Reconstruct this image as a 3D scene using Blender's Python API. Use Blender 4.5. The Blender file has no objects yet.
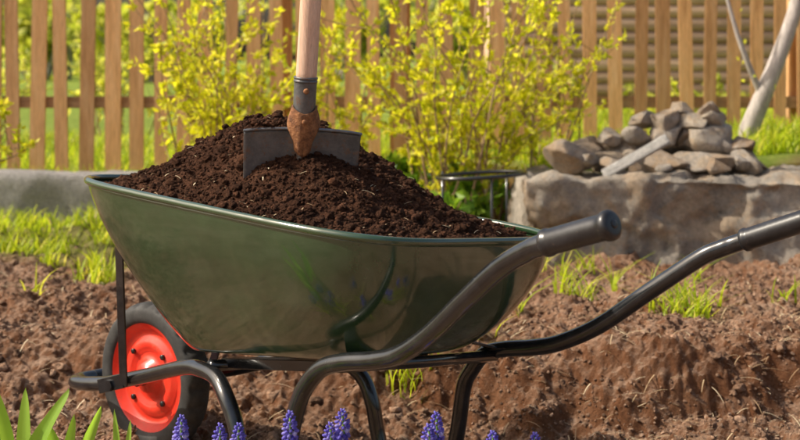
import bpy, math, random
import numpy as np
from mathutils import Vector
random.seed(7); RS=np.random.RandomState(11)
sc=bpy.context.scene
# ------------------------------------------------------------------ helpers
def _h(ix,iy,iz,s):
    with np.errstate(over='ignore'):
        n=(ix.astype(np.uint32)*np.uint32(374761393)+iy.astype(np.uint32)*np.uint32(668265263)+iz.astype(np.uint32)*np.uint32(2246822519)+np.uint32(s*3266489917%4294967295))
        n=(n^(n>>np.uint32(13)))*np.uint32(1274126177); n=n^(n>>np.uint32(16))
        n=n*np.uint32(2654435761); n=n^(n>>np.uint32(15))
    return n.astype(np.float64)/4294967295.0
def vnoise(P,seed=0):
    P=np.asarray(P,float); i=np.floor(P).astype(np.int64); f=P-i; f=f*f*(3-2*f)
    r=0
    for a in (0,1):
        for b in (0,1):
            for c in (0,1):
                w=(f[:,0] if a else 1-f[:,0])*(f[:,1] if b else 1-f[:,1])*(f[:,2] if c else 1-f[:,2])
                r=r+w*_h(i[:,0]+a,i[:,1]+b,i[:,2]+c,seed)
    return r*2-1
def fbm(P,o=4,seed=0,g=0.5):
    P=np.asarray(P,float); r=0;a=1.0;t=0
    for k in range(o):
        r=r+a*vnoise(P*(2.03**k)+17.3*k,seed+k); t+=a; a*=g
    return r/t
def sst(a,b,x):
    t=np.clip((x-a)/(b-a),0,1); return t*t*(3-2*t)
def mesh_np(name,V,F,mats=(),smooth=True,parent=None,midx=None):
    V=np.asarray(V,float); F=np.asarray(F,np.int64)
    me=bpy.data.meshes.new(name); n,k=F.shape
    me.vertices.add(len(V)); me.vertices.foreach_set('co',V.ravel())
    me.loops.add(n*k); me.loops.foreach_set('vertex_index',F.ravel().astype(np.int32))
    me.polygons.add(n); me.polygons.foreach_set('loop_start',(np.arange(n)*k).astype(np.int32))
    me.polygons.foreach_set('loop_total',np.full(n,k,np.int32))
    me.polygons.foreach_set('use_smooth',np.full(n,bool(smooth)))
    for m in mats: me.materials.append(m)
    if midx is not None: me.polygons.foreach_set('material_index',np.asarray(midx,np.int32))
    me.update(calc_edges=True); me.validate()
    ob=bpy.data.objects.new(name,me); sc.collection.objects.link(ob)
    if parent: ob.parent=parent
    return ob
def empty(name):
    e=bpy.data.objects.new(name,None); sc.collection.objects.link(e); e.empty_display_size=.1; return e
class Acc:
    def __init__(s): s.V=[];s.F=[];s.M=[];s.n=0
    def add(s,V,F,m=0):
        V=np.asarray(V,float)
        s.V.append(V)
        for f in F: s.F.append(tuple(int(i)+s.n for i in f)); s.M.append(m)
        s.n+=len(V)
    def build(s,name,mats,smooth=True,parent=None):
        me=bpy.data.meshes.new(name); V=np.vstack(s.V)
        me.from_pydata(V.tolist(),[],s.F)
        for m in mats: me.materials.append(m)
        me.polygons.foreach_set('material_index',np.array(s.M,np.int32))
        me.polygons.foreach_set('use_smooth',np.full(len(s.F),bool(smooth)))
        me.update()
        ob=bpy.data.objects.new(name,me); sc.collection.objects.link(ob)
        if parent: ob.parent=parent
        return ob
def catmull(P,n=8,closed=False):
    P=[np.array(p,float) for p in P]; out=[]; m=len(P)
    rng=m if closed else m-1
    for i in range(rng):
        g=lambda j:(P[j%m] if closed else P[min(max(j,0),m-1)])
        p0,p1,p2,p3=g(i-1),g(i),g(i+1),g(i+2)
        for k in range(n):
            t=k/n
            out.append(.5*((2*p1)+(-p0+p2)*t+(2*p0-5*p1+4*p2-p3)*t*t+(-p0+3*p1-3*p2+p3)*t**3))
    if not closed: out.append(P[-1])
    return np.array(out)
def sweep(P,R,seg=14,closed=False,cap=True):
    P=np.asarray(P,float); n=len(P)
    R=np.full(n,R) if np.isscalar(R) else np.asarray(R,float)
    if closed: T=np.roll(P,-1,0)-np.roll(P,1,0)
    else: T=np.gradient(P,axis=0)
    T/=np.linalg.norm(T,axis=1)[:,None]+1e-12
    up=np.array([0,0,1.]) if abs(T[0][2])<.9 else np.array([1.,0,0])
    N=np.cross(T[0],up); N/=np.linalg.norm(N); V=[]
    an=np.linspace(0,2*math.pi,seg,endpoint=False)
    for i in range(n):
        N=N-T[i]*N.dot(T[i]); N/=np.linalg.norm(N); B=np.cross(T[i],N)
        V.append(P[i]+R[i]*(np.cos(an)[:,None]*N+np.sin(an)[:,None]*B))
    V=np.vstack(V); F=[]
    for i in range(n if closed else n-1):
        j=(i+1)%n
        for k in range(seg):
            l=(k+1)%seg; F.append((i*seg+k,i*seg+l,j*seg+l,j*seg+k))
    if cap and not closed:
        F.append(tuple(range(seg))[::-1]); F.append(tuple((n-1)*seg+k for k in range(seg)))
    return V,F
def rotmats(n,rs,zonly=False,tilt=1.0):
    a=rs.rand(n)*2*math.pi; ca,sa=np.cos(a),np.sin(a)
    Z=np.zeros((n,3,3)); Z[:,0,0]=ca;Z[:,0,1]=-sa;Z[:,1,0]=sa;Z[:,1,1]=ca;Z[:,2,2]=1
    if zonly: return Z
    b=(rs.rand(n)-.5)*2*math.pi*tilt; cb,sb=np.cos(b),np.sin(b)
    X=np.zeros((n,3,3)); X[:,0,0]=1;X[:,1,1]=cb;X[:,1,2]=-sb;X[:,2,1]=sb;X[:,2,2]=cb
    return Z@X
def replicate(TV,TF,M,T):
    TV=np.asarray(TV,float);TF=np.asarray(TF,np.int64);n=len(T);k=len(TV)
    V=np.einsum('nij,kj->nki',M,TV)+np.asarray(T)[:,None,:]
    F=(TF[None]+(np.arange(n)*k)[:,None,None]).reshape(-1,TF.shape[1])
    return V.reshape(-1,3),F
def ico(sub):
    import bmesh
    bm=bmesh.new(); bmesh.ops.create_icosphere(bm,subdivisions=sub,radius=1)
    V=np.array([v.co[:] for v in bm.verts]); F=np.array([[v.index for v in f.verts] for f in bm.faces]); bm.free(); return V,F
# ------------------------------------------------------------------ materials
class MB:
    def __init__(s,name):
        s.m=bpy.data.materials.new(name); s.m.use_nodes=True; s.nt=s.m.node_tree; s.nt.nodes.clear()
        s.out=s.N('ShaderNodeOutputMaterial'); s.tc=s.N('ShaderNodeTexCoord')
    def N(s,t,**k):
        n=s.nt.nodes.new(t)
        for a,b in k.items(): setattr(n,a,b)
        return n
    def L(s,a,b): s.nt.links.new(a,b)
    def noise(s,scale,detail=5,rough=.6,vec=None,stretch=None,dist=0):
        n=s.N('ShaderNodeTexNoise'); n.inputs['Scale'].default_value=scale; n.inputs['Detail'].default_value=detail; n.inputs['Roughness'].default_value=rough; n.inputs['Distortion'].default_value=dist
        src=s.tc.outputs['Object']
        if stretch:
            mp=s.N('ShaderNodeMapping'); mp.inputs['Scale'].default_value=stretch; s.L(src,mp.inputs[0]); src=mp.outputs[0]
        s.L(src,n.inputs['Vector']); return n.outputs['Fac']
    def ramp(s,fac,stops):
        r=s.N('ShaderNodeValToRGB'); e=r.color_ramp.elements
        while len(e)<len(stops): e.new(.5)
        for i,(p,c) in enumerate(stops):
            e[i].position=p; e[i].color=(c[0],c[1],c[2],1) if not np.isscalar(c) else (c,c,c,1)
        s.L(fac,r.inputs[0]); return r.outputs[0]
    def mix(s,f,a,b,mode='MIX'):
        n=s.N('ShaderNodeMix',data_type='RGBA',blend_type=mode)
        for sock,v in ((n.inputs[0],f),(n.inputs[6],a),(n.inputs[7],b)):
            if hasattr(v,'links') or hasattr(v,'node'): s.L(v,sock)
            elif np.isscalar(v): sock.default_value=v
            else: sock.default_value=(v[0],v[1],v[2],1)
        return n.outputs[2]
    def bump(s,h,st=.5,dist=.01,prev=None):
        b=s.N('ShaderNodeBump'); b.inputs['Strength'].default_value=st; b.inputs['Distance'].default_value=dist; s.L(h,b.inputs['Height'])
        if prev: s.L(prev,b.inputs['Normal'])
        return b.outputs[0]
    def island(s): return s.N('ShaderNodeNewGeometry').outputs['Random Per Island']
    def bsdf(s,color,rough=.8,normal=None,metal=0,coat=0,spec=.5):
        p=s.N('ShaderNodeBsdfPrincipled')
        if hasattr(color,'node'): s.L(color,p.inputs['Base Color'])
        else: p.inputs['Base Color'].default_value=(*color,1)
        if hasattr(rough,'node'): s.L(rough,p.inputs['Roughness'])
        else: p.inputs['Roughness'].default_value=rough
        p.inputs['Metallic'].default_value=metal; p.inputs['Coat Weight'].default_value=coat; p.inputs['Coat Roughness'].default_value=.05
        p.inputs['Specular IOR Level'].default_value=spec
        if normal: s.L(normal,p.inputs['Normal'])
        s.L(p.outputs[0],s.out.inputs[0]); s.p=p; return s.m
def leafmat(name,stops,transl=.45,rough=.45):
    b=MB(name); c=b.ramp(b.island(),stops)
    p=b.N('ShaderNodeBsdfPrincipled'); b.L(c,p.inputs['Base Color']); p.inputs['Roughness'].default_value=rough; p.inputs['Specular IOR Level'].default_value=.35
    t=b.N('ShaderNodeBsdfTranslucent'); tc=b.mix(1.0,c,(1.2,1.15,.7),'MULTIPLY'); b.L(tc,t.inputs[0])
    m=b.N('ShaderNodeMixShader'); m.inputs[0].default_value=transl; b.L(p.outputs[0],m.inputs[1]); b.L(t.outputs[0],m.inputs[2]); b.L(m.outputs[0],b.out.inputs[0]); return b.m
def soilmat(name,d,m,l,sc_=9.,grain=160.,isl=False,rough=.95):
    b=MB(name); c=b.ramp(b.noise(sc_,8,.72),[(.25,d),(.5,m),(.75,l)])
    g=b.ramp(b.noise(grain,4,.7),[(.3,.4),(.55,1.0),(.75,1.4)]); c=b.mix(.85,c,g,'MULTIPLY')
    if isl:
        r=b.ramp(b.island(),[(0,.6),(.6,1.),(1,1.5)]); c=b.mix(1.,c,r,'MULTIPLY')
    n=b.bump(b.noise(grain*.5,6,.75),1.,.010); n=b.bump(b.noise(grain*2,3,.7),.6,.003,n)
    return b.bsdf(c,rough,n,spec=.15)
def ground_material():
    b=MB('garden_soil_and_lawn')
    c=b.ramp(b.noise(3.2,8,.7),[(.28,(.26,.14,.083)),(.5,(.46,.285,.185)),(.72,(.64,.455,.33))])
    g=b.ramp(b.noise(110,5,.75),[(.3,.5),(.52,1.),(.75,1.25)]); c=b.mix(.8,c,g,'MULTIPLY')
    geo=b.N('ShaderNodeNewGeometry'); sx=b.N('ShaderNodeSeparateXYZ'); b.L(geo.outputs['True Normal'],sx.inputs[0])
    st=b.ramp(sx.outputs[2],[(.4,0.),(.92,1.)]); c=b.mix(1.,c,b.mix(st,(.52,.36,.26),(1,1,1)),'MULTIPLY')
    at=b.N('ShaderNodeAttribute'); at.attribute_name='lawn'
    gr=b.ramp(b.noise(5,6,.7),[(.3,(.13,.18,.02)),(.55,(.25,.33,.05)),(.75,(.38,.38,.1))])
    c=b.mix(at.outputs['Fac'],c,gr)
    n=b.bump(b.noise(45,9,.8),1.,.022); n=b.bump(b.noise(220,3,.7),.6,.004,n)
    return b.bsdf(c,.95,n,spec=.15)
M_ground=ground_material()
M_heap=soilmat('peaty_compost',(.055,.021,.010),(.130,.054,.028),(.24,.112,.062),14,200)
M_heapc=soilmat('compost_crumbs',(.06,.025,.013),(.150,.064,.034),(.28,.135,.078),20,260,True)
M_clod=soilmat('soil_clods',(.22,.12,.07),(.42,.255,.165),(.60,.42,.30),6,120,True)
def m_tray():
    b=MB('green_enamelled_steel'); nz=b.noise(6,6,.65)
    c=b.ramp(nz,[(.3,(.016,.042,.018)),(.7,(.028,.064,.026))])
    dust=b.ramp(b.noise(22,8,.75,stretch=(1,1,.35)),[(.54,0.),(.82,.2)]); c=b.mix(dust,c,(.18,.155,.09))
    sp=b.ramp(b.noise(240,3,.6),[(.7,0.),(.74,.4)]); c=b.mix(sp,c,(.2,.13,.08))
    r=b.ramp(b.noise(14,6,.7),[(.3,.10),(.7,.22)])
    n=b.bump(b.noise(4.5,3,.5),.5,.03)
    return b.bsdf(c,r,n,coat=.8,spec=.7)
M_tray=m_tray()
def m_black(name,base=(.009,.010,.012),r0=.13,r1=.28,coat=.6):
    b=MB(name); c=b.ramp(b.noise(30,6,.7),[(.45,base),(.75,tuple(x*2.0+.006 for x in base))])
    sp=b.ramp(b.noise(150,4,.7),[(.66,0.),(.74,.5)]); c=b.mix(sp,c,(.16,.11,.075))
    r=b.ramp(b.noise(25,5,.7),[(.3,r0),(.7,r1)]); return b.bsdf(c,r,b.bump(b.noise(60,4,.6),.08,.002),coat=coat)
M_tube=m_black('black_painted_tube'); M_grip=m_black('black_rubber_grip',(.013,.013,.015),.28,.42,.1)
M_tyre=m_black('tyre_rubber',(.026,.025,.024),.6,.85,0)
def m_red():
    b=MB('red_wheel_paint'); c=b.ramp(b.noise(20,6,.7),[(.35,(.72,.035,.018)),(.7,(.85,.06,.03))])
    d=b.ramp(b.noise(60,7,.8),[(.56,0.),(.74,.75)]); c=b.mix(d,c,(.25,.14,.09)); return b.bsdf(c,.3,b.bump(b.noise(40,5,.6),.2,.003),coat=.3)
M_red=m_red()
def m_blade():
    b=MB('shovel_blade_steel'); c=b.ramp(b.noise(25,7,.75),[(.35,(.08,.085,.09)),(.6,(.15,.15,.155)),(.8,(.30,.275,.24))])
    d=b.ramp(b.noise(40,6,.8),[(.54,0.),(.64,.8)]); c=b.mix(d,c,(.17,.09,.05))
    return b.bsdf(c,.36,b.bump(b.noise(80,5,.7),.35,.003),metal=.35)
M_blade=m_blade()
def m_rust():
    b=MB('rusty_iron'); c=b.ramp(b.noise(70,8,.8),[(.3,(.05,.028,.02)),(.46,(.24,.095,.035)),(.6,(.42,.19,.075)),(.75,(.56,.3,.14))]); return b.bsdf(c,.7,b.bump(b.noise(90,6,.75),.9,.006),metal=.15)
M_rust=m_rust()
def m_wood(name,a,m,l,st=(8,8,.8),sc_=4,rough=.75,isl=.0):
    b=MB(name); c=b.ramp(b.noise(sc_,8,.7,stretch=st,dist=.4),[(.28,a),(.5,m),(.74,l)])
    f=b.ramp(b.noise(sc_*6,5,.7,stretch=st),[(.3,.6),(.6,1.1)]); c=b.mix(.6,c,f,'MULTIPLY')
    if isl: c=b.mix(isl,c,b.ramp(b.island(),[(0,(.68,.62,.58)),(.5,(1,.96,.9)),(1,(1.2,1.15,1.05))]),'MULTIPLY')
    return b.bsdf(c,rough,b.bump(b.noise(sc_*5,6,.7,stretch=st),.4,.004),spec=.3)
M_shaft=m_wood('ash_wood',(.55,.34,.23),(.72,.49,.36),(.8,.6,.46),(30,30,1.5),3,.5)
M_fence=m_wood('weathered_picket_wood',(.48,.24,.10),(.74,.42,.20),(.83,.55,.32),(12,12,1.),3,.8,.9)
M_rail=m_wood('weathered_rail_wood',(.30,.155,.08),(.5,.29,.16),(.62,.4,.24),(1.,12,12),3,.8)
M_shed=m_wood('weathered_log_boards',(.36,.23,.15),(.56,.38,.27),(.68,.5,.38),(.8,10,10),2,.85,.8)
M_bark=m_wood('grey_bark',(.26,.22,.20),(.46,.41,.38),(.62,.56,.52),(18,18,4),3,.9)
M_twig=m_wood('shrub_twigs',(.2,.12,.06),(.35,.23,.13),(.46,.33,.2),(20,20,3),3,.8)
def m_stone(name,a,m,l,isl=False,warm=True,s0=3.,wc=(.64,.48,.33)):
    b=MB(name); c=b.ramp(b.noise(s0,9,.7),[(.28,a),(.5,m),(.72,l)])
    if warm: c=b.mix(b.ramp(b.noise(s0*1.3,8,.75,dist=.8),[(.48,0.),(.56,.8)]),c,wc)
    c=b.mix(.7,c,b.ramp(b.noise(70,6,.75),[(.3,.55),(.6,1.12)]),'MULTIPLY')
    if isl: c=b.mix(1.,c,b.ramp(b.island(),[(0,(.7,.62,.56)),(.35,(1,.9,.8)),(.7,(1,1,1)),(1,(1.25,1.2,1.1))]),'MULTIPLY')
    n=b.bump(b.noise(14,9,.8),1.,.05); n=b.bump(b.noise(90,6,.7),.5,.005,n)
    return b.bsdf(c,.92,n,spec=.25)
M_block=m_stone('old_concrete_and_plaster',(.32,.275,.225),(.56,.49,.41),(.78,.70,.59))
M_kerb=m_stone('grey_kerb_stone',(.38,.36,.35),(.54,.51,.49),(.66,.63,.6),warm=False)
M_rock=m_stone('field_stones',(.38,.33,.28),(.58,.51,.44),(.74,.67,.58),isl=True,warm=True,s0=7,wc=(.62,.48,.34))
M_slab=m_stone('pale_slab',(.6,.58,.54),(.72,.69,.65),(.8,.77,.73),warm=False,s0=7)
L_shrub=leafmat('shrub_leaf',[(0,(.40,.46,.02)),(.3,(.62,.66,.03)),(.7,(.78,.77,.05)),(1,(.86,.82,.14))],.62)
L_back=leafmat('distant_leaf',[(0,(.34,.42,.05)),(.5,(.58,.62,.10)),(1,(.74,.72,.22))],.6)
L_dark=leafmat('perennial_leaf',[(0,(.10,.21,.02)),(.5,(.2,.35,.03)),(1,(.33,.48,.05))],.5)
L_grass=leafmat('grass_blade',[(0,(.26,.36,.02)),(.5,(.46,.58,.03)),(.85,(.64,.68,.06)),(1,(.68,.6,.25))],.58)
L_tulip=leafmat('tulip_leaf',[(0,(.26,.48,.06)),(1,(.4,.62,.10))],.58,.3)
L_straw=leafmat('dry_straw',[(0,(.28,.17,.09)),(.5,(.52,.38,.22)),(1,(.75,.62,.42))],.15,.8)
M_stem=leafmat('flower_stem',[(0,(.16,.3,.06)),(1,(.24,.4,.08))],.2)
L_musc=leafmat('grape_hyacinth_bell',[(0,(.13,.10,.58)),(.5,(.24,.2,.78)),(.85,(.38,.34,.86)),(1,(.66,.62,.95))],.4,.45)
# ------------------------------------------------------------------ ground
def ground_h(x,y,detail=True):
    x=np.asarray(x,float);y=np.asarray(y,float)
    P=np.stack([x,y,np.zeros_like(x)],-1)
    edge=3.64-.12*sst(-.4,.5,x)+.12*fbm(P*np.array([2.2,0,1])+3,3,5)
    w=.42-.24*sst(-.5,.2,x)
    top=.10+.045*sst(-.4,.6,x)+(.012-.034*sst(.2,.6,x))*np.clip(y-edge,0,2.2)
    z=-.055+.02*sst(3.2,2.6,y)+(top+.05)*sst(edge-w*.5,edge+w*.5,y+.05*fbm(P*9,3,77))
    ey=6.42-.88*sst(.5,.62,x)
    tz=.36+.085*np.clip(x,-1,2.2); tz=tz+(.45-tz)*sst(9,30,y)
    ter=sst(ey-.04,ey+.08,y)
    z=z*(1-ter)+tz*ter
    soil=1-ter
    if detail:
        near=sst(14,7,y); nb=sst(3.05,3.35,y)
        z=z+soil*near*(.042*fbm(P*2.7,3,1)+.024*fbm(P*8,3,2)+.014*fbm(P*26,3,3)+.013*fbm(P*75,2,6))*(.5+.5*nb)
        r=np.abs(fbm(P*6.+5,3,9)); z=z+soil*.045*(r-.2)*near*nb
        r=1-np.abs(fbm(P*24.+5,3,19))*2.2; z=z+soil*.013*np.clip(r,0,1)*near*nb
        z=z+ter*.02*fbm(P*2.5,3,4)*near
    return z
def axis(segs):
    o=[]
    for a,b,s in segs: o+=list(np.arange(a,b,s))
    return np.array(o)
gx=np.concatenate([-np.geomspace(3,260,26)[::-1],axis([(-2.9,-1.6,.04),(-1.6,1.65,.0065),(1.65,3.,.04)]),np.geomspace(3,260,26)])
gy=np.concatenate([-np.geomspace(.5,120,16)[::-1],axis([(-.4,2.4,.08),(2.4,3.1,.03),(3.1,4.4,.0060),(4.4,5.6,.0115),(5.6,7.2,.035),(7.2,12,.15)]),np.geomspace(12,500,30)])
X,Y=np.meshgrid(gx,gy); H=ground_h(X.ravel(),Y.ravel())
nx,ny=len(gx),len(gy); idx=np.arange(nx*ny).reshape(ny,nx)
F=np.stack([idx[:-1,:-1],idx[:-1,1:],idx[1:,1:],idx[1:,:-1]],-1).reshape(-1,4)
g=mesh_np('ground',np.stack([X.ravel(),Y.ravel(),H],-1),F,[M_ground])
ey=6.42-.88*sst(.5,.62,X.ravel()); P0=np.stack([X.ravel(),Y.ravel(),0*H],-1)
law=sst(ey-.02,ey+.1,Y.ravel()+.1*fbm(P0*5,3,8))
strip=sst(-.75,-1.1,X.ravel())*sst(4.9,5.4,Y.ravel()+.3*fbm(P0*3,3,21))*.6
law=np.maximum(law,strip)
a=g.data.attributes.new('lawn','FLOAT','POINT'); a.data.foreach_set('value',law.astype(np.float32))
def make_clods(name,T,size,mat,rs,sub=2,flat=.7,smooth=True,parent=None):
    V,Fi=ico(sub); allV=[];allF=[];off=0
    var=6; pick=rs.randint(0,var,len(T))
    for v in range(var):
        W_=V.copy()
        for q in range(6):
            d=rs.randn(3);d/=np.linalg.norm(d);p=W_@d;W_-=(np.maximum(p-.62,0)*.85)[:,None]*d
        d=1+.5*fbm(V*1.5+v*9.1,3,v+40)+.32*fbm(V*4.5+v,2,v+70); W_=W_*d[:,None]*np.array([1.1,.75+.1*v*.5,flat])
        s=pick==v; n=s.sum()
        if not n: continue
        Mx=rotmats(n,rs,tilt=.5)*size[s][:,None,None]
        a_,b_=replicate(W_,Fi,Mx,T[s]); allV.append(a_);allF.append(b_+off);off+=len(a_)
    return mesh_np(name,np.vstack(allV),np.vstack(allF),[mat],smooth,parent)
def scatter(n,x0,x1,y0,y1,rs):
    x=rs.uniform(x0,x1,n);y=rs.uniform(y0,y1,n); return x,y
n=3000; x,y=scatter(n,-2.0,2.1,3.1,5.9,RS); keep=~((x>.40)&(y>5.12)); dens=fbm(np.stack([x,y,0*x],-1)*2.,3,31)>-.15; keep&=dens
x=x[keep];y=y[keep]; s=.004+.019*RS.rand(len(x))**4.5
make_clods('soil_clods',np.stack([x,y,ground_h(x,y)-s*.05],-1),s,M_clod,RS,3)
n=80000; x,y=scatter(n,-1.6,1.7,3.1,5.1,RS); k=fbm(np.stack([x,y,0*x],-1)*5.,3,91)+.25*RS.randn(n)>-.12; x=x[k];y=y[k];s=.0016+.0062*RS.rand(len(x))**2.6
make_clods('soil_crumbs',np.stack([x,y,ground_h(x,y)+s*.15],-1),s,M_clod,RS,1,smooth=False)
# ------------------------------------------------------------------ blades
def blade_tmpl(w=.006,h=1.,bend=.35,seg=4):
    V=[];F=[]
    for i in range(seg+1):
        t=i/seg; ww=w*(1-t**1.6)+.0006; y=bend*t*t; z=h*(t-.12*bend*t*t)
        V+= [(-ww,y,z),(ww,y,z)]
    for i in range(seg): F.append((2*i,2*i+1,2*i+3,2*i+2))
    return np.array(V),np.array(F)
def grass(name,x,y,hmin,hmax,mat,w=.008,bend=.4,rs=RS,z=None,seg=4):
    n=len(x); V,Fi=blade_tmpl(w,1.,bend,seg)
    h=rs.uniform(hmin,hmax,n); Mx=rotmats(n,rs,True)
    S=np.zeros((n,3,3)); 
    S[:,0,0]=.6+.8*rs.rand(n); S[:,1,1]=h*(.5+1.9*rs.rand(n)); S[:,2,2]=h
    Mx=Mx@S
    zz=ground_h(x,y)-.005 if z is None else z
    a_,b_=replicate(V,Fi,Mx,np.stack([x,y,zz],-1)); return mesh_np(name,a_,b_,[mat])
def tuftxy(cx,cy,n,r,rs=RS): 
    a=rs.rand(n)*6.283; q=r*rs.rand(n)**.8; return cx+q*np.cos(a),cy+q*np.sin(a)
n=26000; x,y=scatter(n,-3.2,3.0,5.6,10.5,RS); e=6.45-.75*(x>.55); k=(y>e)&(RS.rand(n)<np.clip(1.3-(y-6)*.12,.3,1)); x=x[k];y=y[k]
x2,y2=scatter(4200,.5,2.6,5.66,6.5,RS); x=np.concatenate([x,x2]);y=np.concatenate([y,y2])
grass('lawn_grass',x,y,.03,.12,L_grass,.005,.5)
xs=[];ys=[]
n=4200; x,y=scatter(n,-2.4,-.95,4.8,6.25,RS); k=(fbm(np.stack([x,y,0*x],-1)*3,3,21)+ (y-5.1)*.45+(-1.0-x)*.2)>.22; xs.append(x[k]);ys.append(y[k])
for i in range(24):
    cx=RS.uniform(-2.,-.8);cy=RS.uniform(4.7,5.9); a_,b_=tuftxy(cx,cy,30,.05);xs.append(a_);ys.append(b_)
grass('garden_grass',np.concatenate(xs),np.concatenate(ys),.03,.11,L_grass,.004,.5)
xs=[];ys=[]
for (cx,cy,nn,r) in [(.80,4.05,60,.10),(.88,4.15,36,.07),(.84,3.98,30,.05),(.52,4.35,26,.05),(.58,4.3,22,.04),(.10,3.72,60,.09),(.03,3.66,40,.07),(.19,3.80,36,.07),(.66,5.02,22,.05),(.56,4.75,14,.03),(1.15,4.2,14,.04),(-1.15,4.4,12,.03),(-1.25,4.1,9,.02),(-.62,3.9,10,.03),(1.25,3.8,14,.05),(.42,5.0,50,.1),(.3,5.15,60,.1),(.7,4.6,10,.03),(-.98,4.75,12,.03),(1.0,4.7,8,.03),(.35,4.1,8,.02)]:
    a_,b_=tuftxy(cx,cy,nn,r);xs.append(a_);ys.append(b_)
grass('grass_tufts',np.concatenate(xs),np.concatenate(ys),.035,.13,L_grass,.0030,.7)
n=4200; x,y=scatter(n,-1.8,1.9,3.1,5.0,RS); k=(RS.rand(n)<.3)|((x>.2)&(y<4.1)); x=x[k];y=y[k];n=len(x)
V,Fi=blade_tmpl(.0010,1.,.3,3)
hh=RS.uniform(.012,.075,n); R90=np.array([[1,0,0],[0,0,1],[0,-1,0]],float)
Zr=rotmats(n,RS,True); til=(RS.rand(n)-.35)*.9; Tl=np.zeros((n,3,3)); Tl[:,0,0]=1; Tl[:,1,1]=np.cos(til);Tl[:,1,2]=-np.sin(til);Tl[:,2,1]=np.sin(til);Tl[:,2,2]=np.cos(til)
S=np.zeros((n,3,3));S[:,0,0]=1;S[:,1,1]=hh;S[:,2,2]=hh
a_,b_=replicate(V,Fi,Zr@Tl@R90@S,np.stack([x,y,ground_h(x,y)+.006],-1)); mesh_np('dry_straw',a_,b_,[L_straw])
# ------------------------------------------------------------------ wheelbarrow frame of reference
O=np.array([.5415,2.344]);Fd=np.array([-.7507,.6606]);Ld=np.array([.6606,.7507])
def W(u,v,z): p=O+u*Fd+v*Ld; return (p[0],p[1],z)
def tilt(u,v): return .068*(u-.55)-.083*(v+.3)
def Warr(u,v,z):
    return np.stack([O[0]+u*Fd[0]+v*Ld[0],O[1]+u*Fd[1]+v*Ld[1],z],-1)
wb=empty('wheelbarrow')
NT=200; th=np.linspace(0,2*math.pi,NT,endpoint=False)
def seunit(T,e):
    c,s=np.cos(T),np.sin(T); r=1/(np.abs(c)**e+np.abs(s)**e)**(1/e); return c*r,s*r
def outline(u0,u1,hv,e,s=1.,nar=0.):
    uu,vv=seunit(th,e)
    uc=(u0+u1)/2;hu=(u1-u0)/2
    vv=vv*(1-nar*(uu+1)/2)
    return uc+uu*hu*s, vv*hv*s
RU0,RU1,RV=.495,1.465,.33
BU0,BU1,BV=.655,1.225,.195
ru,rv=outline(RU0,RU1,RV,4.6,1,.06); bu,bv=outline(BU0,BU1,BV,3.8,1,.05)
def traypt(t):
    ex=1.75-.50*(np.cos(th)+1)/2
    a=1-(1-t)**ex
    u=bu+(ru-bu)*a; v=bv+(rv-bv)*a
    wb_=.305-.165*(bu-.65); w=wb_+(.55-wb_)*(t**1.12)
    return u,v,w
rings=[]
for s in (.02,.35,.7,.92):
    u,v=outline(BU0,BU1,BV,3.8,s,.05); rings.append(Warr(u,v,.303-.165*(u-.65)+tilt(u,v)))
for t in np.linspace(0,1,34):
    u,v,w=traypt(t); rings.append(Warr(u,v,w+tilt(u,v)))
V=np.vstack(rings);F=[]
for i in range(len(rings)-1):
    for k in range(NT):
        l=(k+1)%NT;F.append((i*NT+k,i*NT+l,(i+1)*NT+l,(i+1)*NT+k))
ac=Acc();ac.add(V,F+[tuple(range(NT))[::-1]]);tray=ac.build('tray',[M_tray],True,wb)
sm=tray.modifiers.new('thick','SOLIDIFY');sm.thickness=.002;sm.offset=1
rimP=Warr(ru,rv,np.full(NT,.552)+tilt(ru,rv)); V,F=sweep(rimP,.008,12,closed=True); ac=Acc();ac.add(V,F);ac.build('rolled_rim',[M_tray],True,wb)
def tube_obj(name,pts,r,mat,n=8,seg=18):
    P=catmull([W(*p) for p in pts],n); V,F=sweep(P,r,seg); ac=Acc();ac.add(V,F); return ac.build(name,[mat],True,wb)
near=[(0.02,-.325,.622),(.137,-.32,.582),(.175,-.314,.567),(.241,-.30,.532),(.326,-.285,.468),(.4155,-.27,.397),(.493,-.26,.350),(.56,-.254,.329),(.637,-.25,.314),(.695,-.247,.295),(.735,-.245,.262),(.7597,-.245,.225),(.7816,-.245,.163),(.795,-.243,.08),(.81,-.24,.018),(.845,-.235,-.012),(.90,-.225,-.012),(.94,-.215,.02),(.9677,-.21,.093),(.99,-.205,.14),(1.02,-.2,.18),(1.07,-.182,.208),(1.13,-.168,.214),(1.21,-.15,.205),(1.381,-.115,.156),(1.528,-.105,.1155),(1.62,-.10,.098),(1.695,-.085,.088),(1.73,-.05,.083),(1.74,0,.08)]
far=[(.008,.325,.575),(.133,.32,.5246),(.17,.312,.509),(.212,.30,.487),(.3113,.28,.4147),(.415,.26,.3375),(.5054,.25,.292),(.57,.245,.274),(.6386,.24,.262),(.69,.237,.245),(.725,.235,.205),(.7453,.235,.165),(.762,.235,.071),(.78,.233,.0),(.80,.23,-.05),(.84,.225,-.07),(.90,.215,-.07),(.95,.21,-.03),(.9725,.21,.03),(.985,.205,.10),(1.012,.2,.155),(1.06,.175,.195),(1.12,.16,.2),(1.22,.14,.175),(1.38,.115,.13),(1.528,.105,.105),(1.62,.10,.093),(1.695,.085,.085),(1.73,.05,.081),(1.74,0,.08)]
tube_obj('frame_tube_near_side',near,.0172,M_tube); tube_obj('frame_tube_far_side',far,.0172,M_tube)
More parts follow.
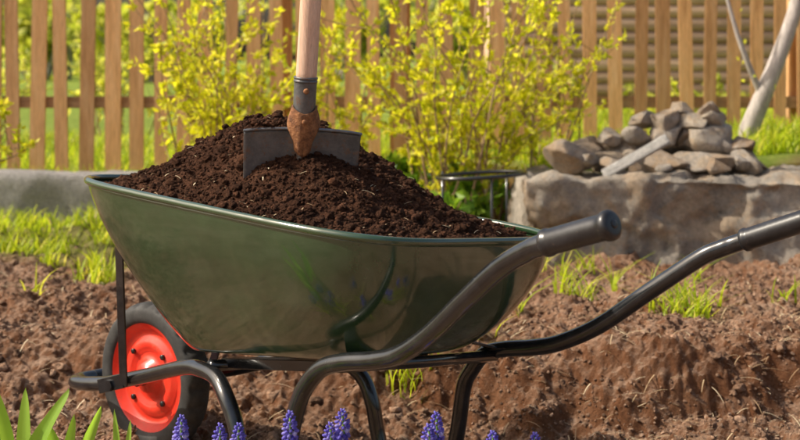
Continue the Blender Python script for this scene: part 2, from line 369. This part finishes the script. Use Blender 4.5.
def grip(name,a,b):
    a=np.array(W(*a));b=np.array(W(*b)); d=(a-b);L=np.linalg.norm(d);d/=L
    st=[(0,.0195),(.003,.0225),(.010,.0228),(.014,.0208)]
    m=int((L-.03)/.006)
    for i in range(m):
        t=.018+i*.006; st.append((t,.0207 if i%2 else .0211))
    st+=[(L-.012,.0212),(L-.009,.0235),(L-.003,.0242),(L+.003,.0232),(L+.006,.019),(L+.0068,.015)]
    P=np.array([b+d*s for s,_ in st]);R=[r for _,r in st]
    V,F=sweep(P,R,28); ac=Acc();ac.add(V,F)
    V,F=sweep(np.array([b+d*(L+.006),b+d*(L+.0085),b+d*(L+.009)]),[.007,.0065,.004],20);ac.add(V,F)
    ac.build(name,[M_grip],True,wb)
grip('grip',(.012,-.326,.6215),(.138,-.32,.5825)); grip('grip.001',(-.010,.326,.580),(.131,.32,.5255))
def bar(name,p,q,wd,tk,mat,side=None):
    p=np.array(p,float);q=np.array(q,float);d=q-p;L=np.linalg.norm(d);d/=L
    sd=np.array([Fd[0],Fd[1],0]) if side is None else np.array(side,float); sd=sd-d*sd.dot(d);sd/=np.linalg.norm(sd);nn=np.cross(d,sd)
    V=[];
    for c in (p,q):
        for a,b in ((-1,-1),(1,-1),(1,1),(-1,1)): V.append(c+sd*a*wd/2+nn*b*tk/2)
    ac=Acc();ac.add(V,[(0,1,2,3),(7,6,5,4),(0,4,5,1),(1,5,6,2),(2,6,7,3),(3,7,4,0)]);o=ac.build(name,[mat],False,wb)
    m=o.modifiers.new('b','BEVEL');m.width=.0015;m.segments=2; return o
bar('front_strut',W(1.37,-.205,.505),W(1.452,-.128,.125),.026,.005,M_tube); bar('front_strut.001',W(1.37,.2,.47),W(1.452,.128,.105),.026,.005,M_tube)
for nm,u,hw,z in (('rear_crossbar',.665,.24,.27),('front_crossbar',1.11,.165,.205)):
    V,F=sweep(np.array([W(u,-hw,z+.03*hw/.24),W(u,0,z+.0),W(u,hw,z-.025*hw/.24)]),.012,14);ac=Acc();ac.add(V,F);ac.build(nm,[M_tube],True,wb)
bar('tray_support',W(.76,-.12,.268),W(1.12,-.11,.222),.03,.022,M_tube,side=(Ld[0],Ld[1],0)); bar('tray_support.001',W(.76,.12,.25),W(1.12,.11,.205),.03,.022,M_tube,side=(Ld[0],Ld[1],0))
bar('leg_brace',W(.66,-.25,.305),W(.68,-.17,.315),.03,.006,M_tube); bar('leg_brace.001',W(.66,.235,.262),W(.68,.16,.285),.03,.006,M_tube)
def revolve(prof,c,ax,seg=96,mod=None):
    c=np.array(c,float);ax=np.array([ax[0],ax[1],0.]);f=np.array([Fd[0],Fd[1],0]);z=np.array([0,0,1.])
    V=[]
    for i in range(seg):
        a=2*math.pi*i/seg; rd=math.cos(a)*f+math.sin(a)*z
        for (r,h) in prof:
            rr=r if mod is None else mod(r,h,i); V.append(c+rd*rr+ax*h)
    n=len(prof);F=[]
    for i in range(seg):
        j=(i+1)%seg
        for k in range(n-1): F.append((i*n+k,j*n+k,j*n+k+1,i*n+k+1))
    return np.array(V),F
wc=W(1.5,0,.118)
pr=[];
for k in range(25):
    a=-math.pi*.80+k*(math.pi*1.6)/24
    cc,ss=math.cos(a),math.sin(a); pr.append((.148+.028*np.sign(cc)*abs(cc)**.8,.034*np.sign(ss)*abs(ss)**.85))
def tread(r,h,i):
    if r>.168: return r-(.0045 if (i+(1 if h>0 else 0)*3)%6<2 else 0)
    return r
V,F=revolve(pr,wc,Ld,144,tread);ac=Acc();ac.add(V,F);ac.build('tyre',[M_tyre],True,wb)
def face(sg): return [(.0,.034*sg),(.02,.034*sg),(.021,.030*sg),(.034,.029*sg),(.040,.014*sg),(.060,.010*sg),(.068,.017*sg),(.086,.018*sg),(.094,.009*sg),(.112,.009*sg),(.120,.024*sg),(.132,.028*sg),(.134,.031*sg),(.137,.029*sg),(.137,.022*sg)]
ac=Acc()
for sg in (1,-1): V,F=revolve(face(sg),wc,Ld,96); ac.add(V,F)
for sg in (1,-1):
    for i in range(4):
        a=math.pi/4+i*math.pi/2; c=np.array(wc)+.077*(math.cos(a)*np.array([Fd[0],Fd[1],0])+math.sin(a)*np.array([0,0,1.]))
        ax=np.array([Ld[0],Ld[1],0])*sg; V,F=sweep(np.array([c+ax*.012,c+ax*.0235,c+ax*.0245]),[.007,.007,.005],6);ac.add(V,F,1)
ac.build('wheel_disc',[M_red,M_tube],True,wb)
ax=np.array([Ld[0],Ld[1],0]); V,F=sweep(np.array([np.array(wc)-ax*.13,np.array(wc)+ax*.13]),.009,14);ac=Acc();ac.add(V,F)
V,F=sweep(np.array([np.array(wc)-ax*.055,np.array(wc)+ax*.055]),.017,20);ac.add(V,F)
for sg in (-1,1):
    V,F=sweep(np.array([np.array(wc)+ax*.127*sg,np.array(wc)+ax*.137*sg]),.014,6);ac.add(V,F)
ac.build('axle',[M_tube],False,wb)
bar('axle_bracket',W(1.455,-.128,.135),W(1.545,-.128,.108),.034,.006,M_tube,side=(0,0,1)); bar('axle_bracket.001',W(1.455,.128,.13),W(1.545,.128,.105),.034,.006,M_tube,side=(0,0,1))
# ------------------------------------------------------------------ soil heap
INS=.012; UC=(RU0+RU1)/2; HU=(RU1-RU0)/2-INS; HV=RV-INS
def heap_s(u,v):
    a=(u-UC)/HU; b=v/(HV*(1-.06*(np.clip(a,-1,1)+1)/2)); s=np.clip(np.hypot(a,b),0,1)
    for _ in range(8):
        e=2+2.6*np.clip(s,0,1); s=(np.abs(a)**e+np.abs(b)**e+1e-12)**(1/e)
    return s
def ol(T,s):
    uu,vv=seunit(T,2+2.6*s); return UC+uu*HU*s, vv*s*(1-.06*(uu*s+1)/2)*HV
def heap_z(u,v,s):
    pk=np.sqrt(((u-1.07)/.43)**2+((v+.02)/.37)**2)
    h=.186*np.exp(-(pk**2)*1.15)*sst(1.02,.2,s)**.75
    return .547+h-.012*sst(.9,1.,s)
ns=170; nth=680
S_=np.linspace(.004,1,ns); T_=np.linspace(0,2*math.pi,nth,endpoint=False)
SS,TT=np.meshgrid(S_,T_,indexing='ij')
hu_,hv_=ol(TT.ravel(),SS.ravel())
def heap_surf(u,v,s):
    z=heap_z(u,v,s)+tilt(u,v); P=np.stack([u,v,0*u],-1)
    m=1-.5*sst(.93,1.,s)
    z=z+m*(.012*fbm(P*7,3,51)+.010*fbm(P*24,3,52)+.008*fbm(P*70,3,53))+m*.012*(np.abs(fbm(P*17+4,3,57))-.2)
    return z
hz=heap_surf(hu_,hv_,SS.ravel())
V=Warr(hu_,hv_,hz); idx=np.arange(ns*nth).reshape(ns,nth); jn=np.roll(idx,-1,1)
F=np.stack([idx[:-1],jn[:-1],jn[1:],idx[1:]],-1).reshape(-1,4)
heap=mesh_np('soil_heap',V,F,[M_heap])
def heap_pts(n,rs,smax=.985):
    u=rs.uniform(RU0,RU1,int(n*1.6));v=rs.uniform(-RV,RV,int(n*1.6));s=heap_s(u,v);k=s<smax;u=u[k][:n];v=v[k][:n];s=s[k][:n]
    return Warr(u,v,heap_surf(u,v,s))
T=heap_pts(30000,RS); s=.0011+.0046*RS.rand(len(T))**3; T[:,2]+=s*.3; make_clods('crumbs',T,s,M_heapc,RS,1,.75,False,heap)
T=heap_pts(900,RS); s=.004+.009*RS.rand(len(T))**2.2; T[:,2]+=s*.15; make_clods('lumps',T,s,M_heapc,RS,3,.75,True,heap)
T=heap_pts(450,RS);n=len(T);T[:,2]+=.003; V,Fi=blade_tmpl(.0008,1.,.25,3); hh=RS.uniform(.006,.022,n);S=np.zeros((n,3,3));S[:,0,0]=1;S[:,1,1]=hh;S[:,2,2]=hh
a_,b_=replicate(V,Fi,rotmats(n,RS,True)@R90@S,T);mesh_np('root_fibres',a_,b_,[L_straw],True,heap)
# ------------------------------------------------------------------ shovel
sh=empty('shovel')
so=np.array([-.197,2.835,.731]); kx=np.array([.985,.17,-.04]);kx/=np.linalg.norm(kx)
ku=np.array([.012,-.10,1.]);ku-=kx*ku.dot(kx);ku/=np.linalg.norm(ku); kn=np.cross(kx,ku)
kn=kn if kn[1]<0 else -kn
def SH(x,n,k): return so+kx*x+kn*n+ku*k
gxs=np.linspace(-1,1,41);gk=np.linspace(0,-.30,34);V=[]
for kk in gk:
    tt=-kk/.30; hw=.119*(1-.10*tt)*(1-sst(.72,1.0,tt)*.55) 
    for a in gxs:
        dish=-.022*(1-a*a)*(.35+.65*tt)+.010
        ridge=.013*math.exp(-(a/.16)**2)*max(0,1-tt*1.4)
        V.append(SH(a*hw,dish*.6+ridge-.05*tt*tt,kk-.006*abs(a)**3*(1-tt)))
ac=Acc();F=[]
for i in range(len(gk)-1):
    for j in range(40): F.append((i*41+j,i*41+j+1,(i+1)*41+j+1,(i+1)*41+j))
ac.add(V,F);b=ac.build('blade',[M_blade],True,sh);m=b.modifiers.new('s','SOLIDIFY');m.thickness=.0024;m.offset=0
for i,(x0,x1) in enumerate(((-.120,-.024),(.024,.120))):
    V=[];F=[]
    for j,a in enumerate(np.linspace(x0,x1,9)):
        q=.006-.012*(1-(a/.118)**2)*.35; dz=-.006*abs(a/.118)**3
        for (n_,k_) in ((q-.002,-.004),(q-.002,.002),(q+.004,.0030),(q+.010,.001),(q+.010,-.0015),(q+.004,.0005)): V.append(SH(a,n_,k_+dz))
    for j in range(8):
        for k in range(6):
            l=(k+1)%6;F.append((j*6+k,j*6+l,(j+1)*6+l,(j+1)*6+k))
    F.append(tuple(range(6)));F.append(tuple(48+k for k in range(6))[::-1])
    ac=Acc();ac.add(V,F);ac.build('foot_tread' if i==0 else 'foot_tread.001',[M_blade],False,sh)
kk_=np.linspace(-.11,.105,24)
P=np.array([SH(0,.010,k) for k in kk_]);R=np.interp(kk_,[-.11,-.045,.0,.05,.105],[.004,.013,.0205,.0228,.0232])
V,F=sweep(P,R,24);ac=Acc();ac.add(V,F)
for kr in (.1045,.098):
    V,F=sweep(np.array([SH(0,.010,kr-.0025),SH(0,.010,kr-.0015),SH(0,.010,kr+.0015),SH(0,.010,kr+.0025)]),[.0232,.0244,.0244,.0232],24,cap=True);ac.add(V,F)
ac.build('socket',[M_blade],True,sh)
V=[];F=[];m_=18
for i in range(m_):
    t=i/(m_-1);k=.034-.074*t; rr=np.interp(k,[-.045,0,.05],[.0138,.0212,.0232])
    fl=math.sin(min(1,t*1.15)*math.pi)**1.5*.010
    for j in range(15):
        a=-1+2*j/14; ang=a*1.45
        xx=math.sin(ang)*(rr+.0010)+np.sign(a)*max(0,abs(a)-.5)*fl*2; nn_=.010+math.cos(ang)*(rr+.0012)-.006*math.exp(-(a/.16)**2)*t
        V.append(SH(xx,nn_-max(0,abs(a)-.5)*fl*.4,k+.016*(abs(a)**1.5)*(1-t)-.016*(1-abs(a))*t))
for i in range(m_-1):
    for j in range(14): F.append((i*15+j,i*15+j+1,(i+1)*15+j+1,(i+1)*15+j))
ac=Acc();ac.add(V,F);b=ac.build('socket_gusset',[M_rust],True,sh);m=b.modifiers.new('s','SOLIDIFY');m.thickness=.002
for kk in (.080,.018):
    V,F=sweep(np.array([SH(0,.029,kk),SH(0,.0352,kk),SH(0,.0368,kk)]),[.0062,.0058,.003],12);ac=Acc();ac.add(V,F);ac.build('rivet' ,[M_rust],True,sh)
ks=np.linspace(.09,1.12,40);P=np.array([SH(.003*math.sin(k*3),.010,k) for k in ks]);R=.0216-.0004*np.sin(ks*9);R[-1]=.010;R[-2]=.019;R[0]=.0205
V,F=sweep(P,R,28);ac=Acc();ac.add(V,F);ac.build('shaft',[M_shaft],True,sh)
n=120; T=np.array([SH(RS.normal(-.075,.02),-.010+.010*RS.randn(),.002+.010*RS.rand()) for i in range(n)]);make_clods('soil_on_tread',T,.002+.004*RS.rand(n),M_heapc,RS,1,parent=sh)
# ------------------------------------------------------------------ fence
FY=6.75
fe=empty('picket_fence'); ac=Acc();x=-3.3
rf=random.Random(3)
def boxv(x0,x1,y0,y1,z0,z1,lean=0):
    return [(x0,y0,z0),(x1,y0,z0),(x1,y1,z0),(x0,y1,z0),(x0+lean,y0,z1),(x1+lean,y0,z1),(x1+lean,y1,z1),(x0+lean,y1,z1)]
BF=[(0,3,2,1),(4,5,6,7),(0,1,5,4),(1,2,6,5),(2,3,7,6),(3,0,4,7)]
while x<3.6:
    w=rf.uniform(.055,.078);z0=.41+.075*max(-1,min(x,2.2))+rf.uniform(-.01,.015);z1=1.52+rf.uniform(-.03,.03);ln=rf.uniform(-.022,.022);yo=rf.uniform(-.004,.004)
    xm=x+w/2
    V=[(x,FY+yo,z0),(x+w,FY+yo,z0),(x+w,FY+yo+.02,z0),(x,FY+yo+.02,z0),(x+ln,FY+yo,z1),(x+w+ln,FY+yo,z1),(x+w+ln,FY+yo+.02,z1),(x+ln,FY+yo+.02,z1),(xm+ln,FY+yo,z1+.05),(xm+ln,FY+yo+.02,z1+.05)]
    F=[(0,3,2,1),(0,1,5,8,4),(3,7,9,6,2),(1,2,6,5),(3,0,4,7),(4,8,9,7),(8,5,6,9)]
    ac.add(V,F); x+=.116+rf.uniform(-.010,.010)
ac.build('pickets',[M_fence],False,fe)
for k,zr in enumerate((.665,1.30)):
    ac=Acc();ac.add(boxv(-3.4,3.7,FY+.027,FY+.07,zr-.028,zr+.028),BF);o=ac.build('rail' if k==0 else 'rail.001',[M_rail],False,fe)
ac=Acc()
for px in (-2.6,-.58,0.0,1.95): ac.add(boxv(px-.05,px+.05,FY+.072,FY+.16,.2,1.6),BF)
ac.build('posts',[M_fence],False,fe)
shd=empty('wooden_shed');ac=Acc();z=.25
while z<3.0:
    hgt=rf.uniform(.08,.10); V=[];F=[]
    m=8;yb=10.2
    for j in range(m):
        a=math.pi*j/(m-1); V.append((.75,yb-.03*math.sin(a),z+hgt/2-hgt/2*math.cos(a)));V.append((6.2,yb-.03*math.sin(a),z+hgt/2-hgt/2*math.cos(a)))
    for j in range(m-1):F.append((2*j,2*j+1,2*j+3,2*j+2))
    ac.add(V,F);z+=hgt+.004
ac.add(boxv(.75,6.2,10.205,12.9,.2,3.0),BF); ac.build('log_walls',[M_shed],False,shd)
ac=Acc();ac.add([(.4,9.8,2.95),(6.6,9.8,2.95),(6.6,13.2,2.95),(.4,13.2,2.95),(.4,11.5,4.2),(6.6,11.5,4.2)],[(0,1,5,4),(3,4,5,2),(0,4,3),(1,2,5)]);ac.build('roof',[M_shed],False,shd)
# ------------------------------------------------------------------ kerb + stone block + rocks
def rough_box(name,x0,x1,y0,y1,z0,z1,mat,amp,step=.025,rnd=.03,seed=0):
    import bmesh
    bm=bmesh.new();bmesh.ops.create_cube(bm,size=1)
    for v in bm.verts: v.co=Vector((x0+(v.co.x+.5)*(x1-x0),y0+(v.co.y+.5)*(y1-y0),z0+(v.co.z+.5)*(z1-z0)))
    for axi,(a,b) in enumerate(((x0,x1),(y0,y1),(z0,z1))):
        n=max(1,int((b-a)/step))
        for q in range(1,n):
            co=[0,0,0];co[axi]=a+(b-a)*q/n;no=[0,0,0];no[axi]=1
            bmesh.ops.bisect_plane(bm,geom=bm.verts[:]+bm.edges[:]+bm.faces[:],plane_co=co,plane_no=no)
    bm.verts.ensure_lookup_table();V=np.array([v.co[:] for v in bm.verts])
    lo=np.array([x0,y0,z0])+rnd;hi=np.array([x1,y1,z1])-rnd;C=np.clip(V,lo,hi);D=V-C;l=np.linalg.norm(D,axis=1)+1e-9
    V=C+D/l[:,None]*rnd*1.0; N=D/l[:,None]
    d=amp*fbm(V*4,4,seed)+amp*.7*(np.abs(fbm(V*9+2,3,seed+3))-.2)+amp*.35*fbm(V*36,3,seed+5)
    d-=amp*.5*sst(.02,.10,fbm(V*5+9,4,seed+11))
    V=V+N*d[:,None]
    for v,c in zip(bm.verts,V): v.co=c
    me=bpy.data.meshes.new(name);bm.to_mesh(me);bm.free();me.materials.append(mat)
    me.polygons.foreach_set('use_smooth',np.full(len(me.polygons),True))
    o=bpy.data.objects.new(name,me);sc.collection.objects.link(o);return o
rough_box('stone_retaining_wall',.45,2.8,5.2,5.72,.0,.432,M_block,.045,.017,.025,3)
rough_box('kerb_wall',-3.4,.44,6.28,6.46,.08,.365,M_kerb,.02,.035,.02,8)
def rock(c,s,seed,rs):
    V,Fi=ico(4); V=V.copy()
    for q in range(13):
        d=rs.randn(3);d/=np.linalg.norm(d);lim=rs.uniform(.42,.74);p=V@d; V-= (np.maximum(p-lim,0)*.97)[:,None]*d
    V*=(1+.05*fbm(V*3.5+seed,4,seed))[:,None]; V*=np.array(s)*1.3
    R=rotmats(1,rs,tilt=.12)[0]; return V@R.T+np.array(c),Fi
rs2=np.random.RandomState(5); VV=[];FF=[];off=0
rocks=[]
for i in range(7): rocks.append((.70+i*.105,5.43+rs2.uniform(-.05,.05),.475+rs2.uniform(-.01,.01),rs2.uniform(.055,.09)))
for i in range(6): rocks.append((.76+i*.10,5.58+rs2.uniform(-.04,.04),.52,rs2.uniform(.065,.09)))
for i in range(5): rocks.append((.83+i*.10,5.50+rs2.uniform(-.04,.04),.565,rs2.uniform(.055,.08)))
for i in range(4): rocks.append((.96+i*.09,5.53+rs2.uniform(-.03,.03),.63,rs2.uniform(.045,.065)))
rocks+=[(1.12,5.54,.675,.045),(1.22,5.53,.67,.045),(.66,5.40,.485,.09),(.80,5.36,.47,.05),(1.0,5.33,.455,.035),(1.32,5.4,.465,.05),(.9,5.33,.455,.03),(1.40,5.45,.46,.035),(1.2,5.32,.46,.045),(1.34,5.5,.53,.06)]
for i,(a,b_,c,r) in enumerate(rocks):
    V,Fi=rock((a,b_,c),(r*rs2.uniform(.95,1.4),r*rs2.uniform(.8,1.1),r*rs2.uniform(.6,.85)),i*3,rs2); VV.append(V);FF.append(Fi+off);off+=len(V)
mesh_np('stone_pile',np.vstack(VV),np.vstack(FF),[M_rock])
o=rough_box('stone_slab',-.14,.14,-.008,.008,-.022,.022,M_slab,.003,.01,.005,4); o.location=(.885,5.26,.505); o.rotation_euler=(math.radians(-25),math.radians(-30),math.radians(-6))
# ------------------------------------------------------------------ shrubs
LT=np.array([(0,0,0),(-.30,.45,.10),(.30,.45,.10),(0,1,.0),(0,.5,0)],float);LF=np.array([(0,4,1),(1,4,3),(0,2,4),(4,2,3)])
def frames(D,rs):
    n=len(D);D=D/np.linalg.norm(D,axis=1)[:,None];R=rs.randn(n,3);Xa=np.cross(D,R);Xa/=np.linalg.norm(Xa,axis=1)[:,None]+1e-9;Z=np.cross(Xa,D)
    return np.stack([Xa,D,Z],-1)
def shrub(name,c,nst,height,spread,leafn,lsize,lm,seed,clump=3,wood=M_twig,base=.08,th_=.006,upbias=.7,sub=3):
    rs=np.random.RandomState(seed);ac=Acc();LP=[];LD=[]
    for i in range(nst):
        a=rs.rand()*6.283;b0=np.array([c[0]+base*rs.randn(),c[1]+base*rs.randn(),c[2]-.03]);h=height*rs.uniform(.45,1.08);sp=spread*rs.rand()**.6
        tip=b0+np.array([math.cos(a)*sp,math.sin(a)*sp*.6,h]); mid=b0+(tip-b0)*.5+np.array([-math.cos(a)*sp*.15,0,h*.06])+rs.randn(3)*.03
        P=catmull([b0,b0+(mid-b0)*.55+rs.randn(3)*.012,mid,mid+(tip-mid)*.5+rs.randn(3)*.02,tip],4)
        V,F=sweep(P,np.linspace(th_,th_*.25,len(P)),5,cap=False);ac.add(V,F,0)
        paths=[P[3:]]
        for s_ in range(rs.randint(sub,sub+4)):
            q=rs.randint(3,len(P)-2);p=P[q];dr=(P[q+1]-P[q]);dr/=np.linalg.norm(dr);e=dr*.6+rs.randn(3)*.65+np.array([0,0,.2]);e/=np.linalg.norm(e);L=height*rs.uniform(.12,.3)
            P2=catmull([p,p+e*L*.5+rs.randn(3)*.01,p+e*L+np.array([0,0,.04*L])],4);V,F=sweep(P2,np.linspace(th_*.45,th_*.18,len(P2)),4,cap=False);ac.add(V,F,0);paths.append(P2)
        for P_ in paths:
            k=max(3,int(leafn*len(P_)/13*rs.uniform(.5,1.4)))
            for _ in range(k):
                t=rs.uniform(0,len(P_)-1.01);j=int(t);p=P_[j]+(P_[j+1]-P_[j])*(t-j);d=P_[j+1]-P_[j];d=d/np.linalg.norm(d)
                for _c in range(clump):
                    LP.append(p+rs.randn(3)*.004);LD.append(d*upbias+rs.randn(3)*.55)
    LP=np.array(LP);LD=np.array(LD);n=len(LP);R=frames(LD,rs)*(lsize*rs.uniform(.5,1.25,n))[:,None,None]
    e=empty(name); ac.build('stems',[wood],True,e); a_,b_=replicate(LT,LF,R,LP); mesh_np('leaves',a_,b_,[lm],False,e); return e
shrub('forsythia_shrub',(-.78,5.95,.2),27,1.02,.60,12,.037,L_shrub,1)
shrub('forsythia_shrub',(-.30,6.05,.2),9,.80,.28,11,.034,L_shrub,2)
shrub('forsythia_shrub',(.27,5.75,.18),30,1.12,.58,13,.037,L_shrub,3)
shrub('forsythia_shrub',(.66,6.1,.4),8,.85,.32,10,.034,L_shrub,4)
shrub('forsythia_shrub',(-1.78,5.5,.18),11,.85,.30,11,.034,L_shrub,5)
shrub('peony_plant',(.0,5.95,.17),14,.28,.2,9,.07,L_dark,6,3,upbias=.3)
shrub('peony_plant',(.22,5.6,.17),11,.24,.16,8,.06,L_dark,16,3,upbias=.3)
for i,(x_,y_,h_) in enumerate([(-2.6,8.6,.6),(-1.9,9.2,.7),(-1.15,8.4,.5),(-.5,9.0,.65),(.2,8.2,.6),(.75,8.8,.5),(1.5,8.3,.35),(2.1,8.6,.4),(-3.1,9.6,.8)]):
    shrub('garden_bush',(x_,y_,.4),14,h_,.5,8,.06,L_back,30+i,2,sub=2)
for i in range(8):
    shrub('distant_tree',(-16+i*2.9+RS.uniform(-.6,.6),26+RS.uniform(-2,4),.4),20,RS.uniform(1.6,3.6),1.9,9,.34,L_back,60+i,2,wood=M_bark,base=.25,th_=.05,sub=2)
tr=empty('young_tree');ac=Acc()
P=catmull([(1.46,6.05,.42),(1.50,6.03,.56),(1.565,6.0,.74),(1.64,6.,.93),(1.70,6.,1.12),(1.74,6.02,1.4),(1.72,6.05,1.9),(1.78,6.1,2.5)],6);V,F=sweep(P,np.interp(np.arange(len(P)),[0,5,len(P)-1],[.058,.043,.016]),14);ac.add(V,F)
LP=[];LD=[];rs=np.random.RandomState(9)
for i in range(13):
    q=rs.randint(24,len(P)-1) if i else 11;p=P[q];e=np.array([rs.randn(),rs.randn()*.8,.7]);e/=np.linalg.norm(e)
    if i==0:e=np.array([-.35,0,.93]);
    L=rs.uniform(.4,.8);P2=catmull([p,p+e*L*.5+rs.randn(3)*.03,p+e*L+np.array([0,0,.1])],5);V,F=sweep(P2,np.linspace(.016,.004,len(P2)),8);ac.add(V,F)
    for _ in range(40 if i else 8):
        t=rs.randint(2,len(P2));LP.append(P2[t]+rs.randn(3)*.05);LD.append(rs.randn(3)+np.array([0,0,.5]))
ac.build('trunk_and_limbs',[M_bark],True,tr);n=len(LP);a_,b_=replicate(LT,LF,frames(np.array(LD),rs)*(.035*rs.uniform(.6,1.2,n))[:,None,None],np.array(LP));mesh_np('leaves',a_,b_,[L_shrub],False,tr)
ps=empty('plant_support_ring');an=np.linspace(0,2*math.pi,40,endpoint=False);V,F=sweep(np.stack([.31+.17*np.cos(an),5.35+.13*np.sin(an),.43+.010*np.cos(an)],-1),.008,8,closed=True);ac=Acc();ac.add(V,F)
for a in (.9,2.6,4.9):
    x_,y_=.31+.17*math.cos(a),5.35+.13*math.sin(a);V,F=sweep(np.array([(x_,y_,.1),(x_,y_,.44)]),.005,8);ac.add(V,F)
ac.build('ring_and_stakes',[M_tube],True,ps)
# ------------------------------------------------------------------ foreground flowers and leaves
def gz(x,y): return float(ground_h(np.array([x]),np.array([y]))[0])
icoV,icoF=ico(1)
def muscari(x,y,ztop,seed,sc_=1.):
    rs=np.random.RandomState(seed);zb=gz(x,y)-.01;ac=Acc();lean=rs.uniform(-.015,.015);hl=.050*sc_
    P=catmull([(x-lean*2,y,zb),(x-lean,y,zb+(ztop-zb)*.5),(x,y,ztop-.006)],6);V,F=sweep(P,.0022,6);ac.add(V,F,0)
    T=[];Mx=[];n=52
    for i in range(n):
        t=i/(n-1);a=i*2.399;prof=math.sin(math.pi*(.18+.80*t))**.7;rr=.0098*prof*sc_*rs.uniform(.85,1.15);z=ztop-hl+hl*t
        T.append((x+rr*math.cos(a),y+rr*math.sin(a),z))
        s=.0044*(1-.45*t)*sc_*rs.uniform(.85,1.15);d=np.array([math.cos(a)*.8,math.sin(a)*.8,-.7+1.5*t]);d/=np.linalg.norm(d);X_=np.cross(d,[.1,.2,1.]);X_/=np.linalg.norm(X_);Z_=np.cross(X_,d)
        Mx.append(np.stack([X_*s*.85,d*s*1.35,Z_*s*.85],-1))
    V,F=replicate(icoV,icoF,np.array(Mx),np.array(T));ac.add(V,F.tolist(),1)
    bV,bF=blade_tmpl(.0035,1,.5,5)
    for i in range(5):
        h=(ztop-zb)*rs.uniform(.45,.72);R=rotmats(1,rs,True)[0]@np.diag([1,h*1.2,h]);ac.add(bV@R.T+np.array([x+rs.randn()*.006,y+rs.randn()*.006,zb]),bF.tolist(),2)
    ac.build('grape_hyacinth',[M_stem,L_musc,L_grass],True)
for i,(px,y_,z_) in enumerate([(-.398,2.55,.222),(-.325,2.53,.212),(-.295,2.56,.205),(-.19,2.42,.262),(-.123,2.47,.230),(-.103,2.50,.246),(.05,2.45,.232),(.064,2.47,.248),(.160,2.42,.228),(.235,2.44,.220),(-.41,2.62,.19)]):
    muscari(px,y_,z_,100+i,1.12)
def broadleaf(ac,b,tip,w,seed,curl=.03):
    rs=np.random.RandomState(seed);b=np.array(b,float);tip=np.array(tip,float);mid=(b+tip)/2+np.array([-(tip-b)[0]*.25,-.01,.02])
    P=catmull([b,mid,tip],8);n=len(P);sd=np.array([.85,.5*rs.choice([-1,1]),0.]);V=[];F=[]
    for i in range(n):
        t=i/(n-1);ww=w*(math.sin(math.pi*(.12+.88*t))**.8)+.0005
        for j,a in enumerate((-1,-.5,0,.5,1)):V.append(P[i]+sd*a*ww+np.array([0,-abs(a)*ww*.45,abs(a)*ww*.2+.003*math.sin(t*9+a*2)]))
    for i in range(n-1):
        for j in range(4):F.append((i*5+j,i*5+j+1,(i+1)*5+j+1,(i+1)*5+j))
    ac.add(V,F)
def tulip(leaves,seed):
    ac=Acc()
    for i,(b,t,w) in enumerate(leaves): broadleaf(ac,b,t,w,seed+i)
    ac.build('tulip_plant',[L_tulip],True)
tulip([((-.72,2.6,-.03),(-.765,2.58,.30),.026),((-.70,2.62,-.03),(-.70,2.62,.255),.02),((-.70,2.6,-.03),(-.610,2.58,.262),.024),((-.73,2.55,-.03),(-.72,2.5,.22),.026),((-.74,2.5,-.03),(-.79,2.5,.33),.026)],1)
tulip([((-.62,2.6,-.03),(-.60,2.58,.215),.014),((-.60,2.6,-.03),(-.555,2.6,.225),.016),((-.62,2.62,-.03),(-.655,2.6,.20),.016)],20)
tulip([((-.52,2.62,-.03),(-.53,2.6,.22),.010),((-.51,2.6,-.03),(-.50,2.6,.20),.010)],40)
# ------------------------------------------------------------------ light, sky, camera
el=math.radians(43);sx_,sy_=-.95,-.05;l=math.hypot(sx_,sy_);sx_/=l;sy_/=l
sd=Vector((sx_*math.cos(el),sy_*math.cos(el),math.sin(el)))
su=bpy.data.lights.new('sun','SUN');su.energy=5.0;su.angle=math.radians(.5);su.color=(1,.92,.78);so_=bpy.data.objects.new('sun',su);sc.collection.objects.link(so_);so_.rotation_euler=sd.to_track_quat('Z','Y').to_euler();so_.location=(-3,3,5)
w=bpy.data.worlds.new('World');sc.world=w;w.use_nodes=True;nt=w.node_tree;bg=nt.nodes['Background'];sk=nt.nodes.new('ShaderNodeTexSky');sk.sky_type='NISHITA';sk.sun_disc=False;sk.sun_elevation=el;sk.sun_rotation=math.atan2(sx_,sy_);sk.dust_density=6;sk.air_density=1.2;sk.ozone_density=.5;nt.links.new(sk.outputs[0],bg.inputs[0]);bg.inputs[1].default_value=.15
cd=bpy.data.cameras.new('camera');cam=bpy.data.objects.new('camera',cd);sc.collection.objects.link(cam);cam.location=(0,0,.87);cam.rotation_euler=(math.radians(90),0,0)
cd.sensor_width=36;cd.lens=63;cd.shift_y=-.2;cd.clip_end=2000;cd.dof.use_dof=True;cd.dof.focus_distance=2.75;cd.dof.aperture_fstop=5.6
sc.camera=cam
sc.view_settings.view_transform='Standard';sc.view_settings.look='None';sc.view_settings.exposure=0
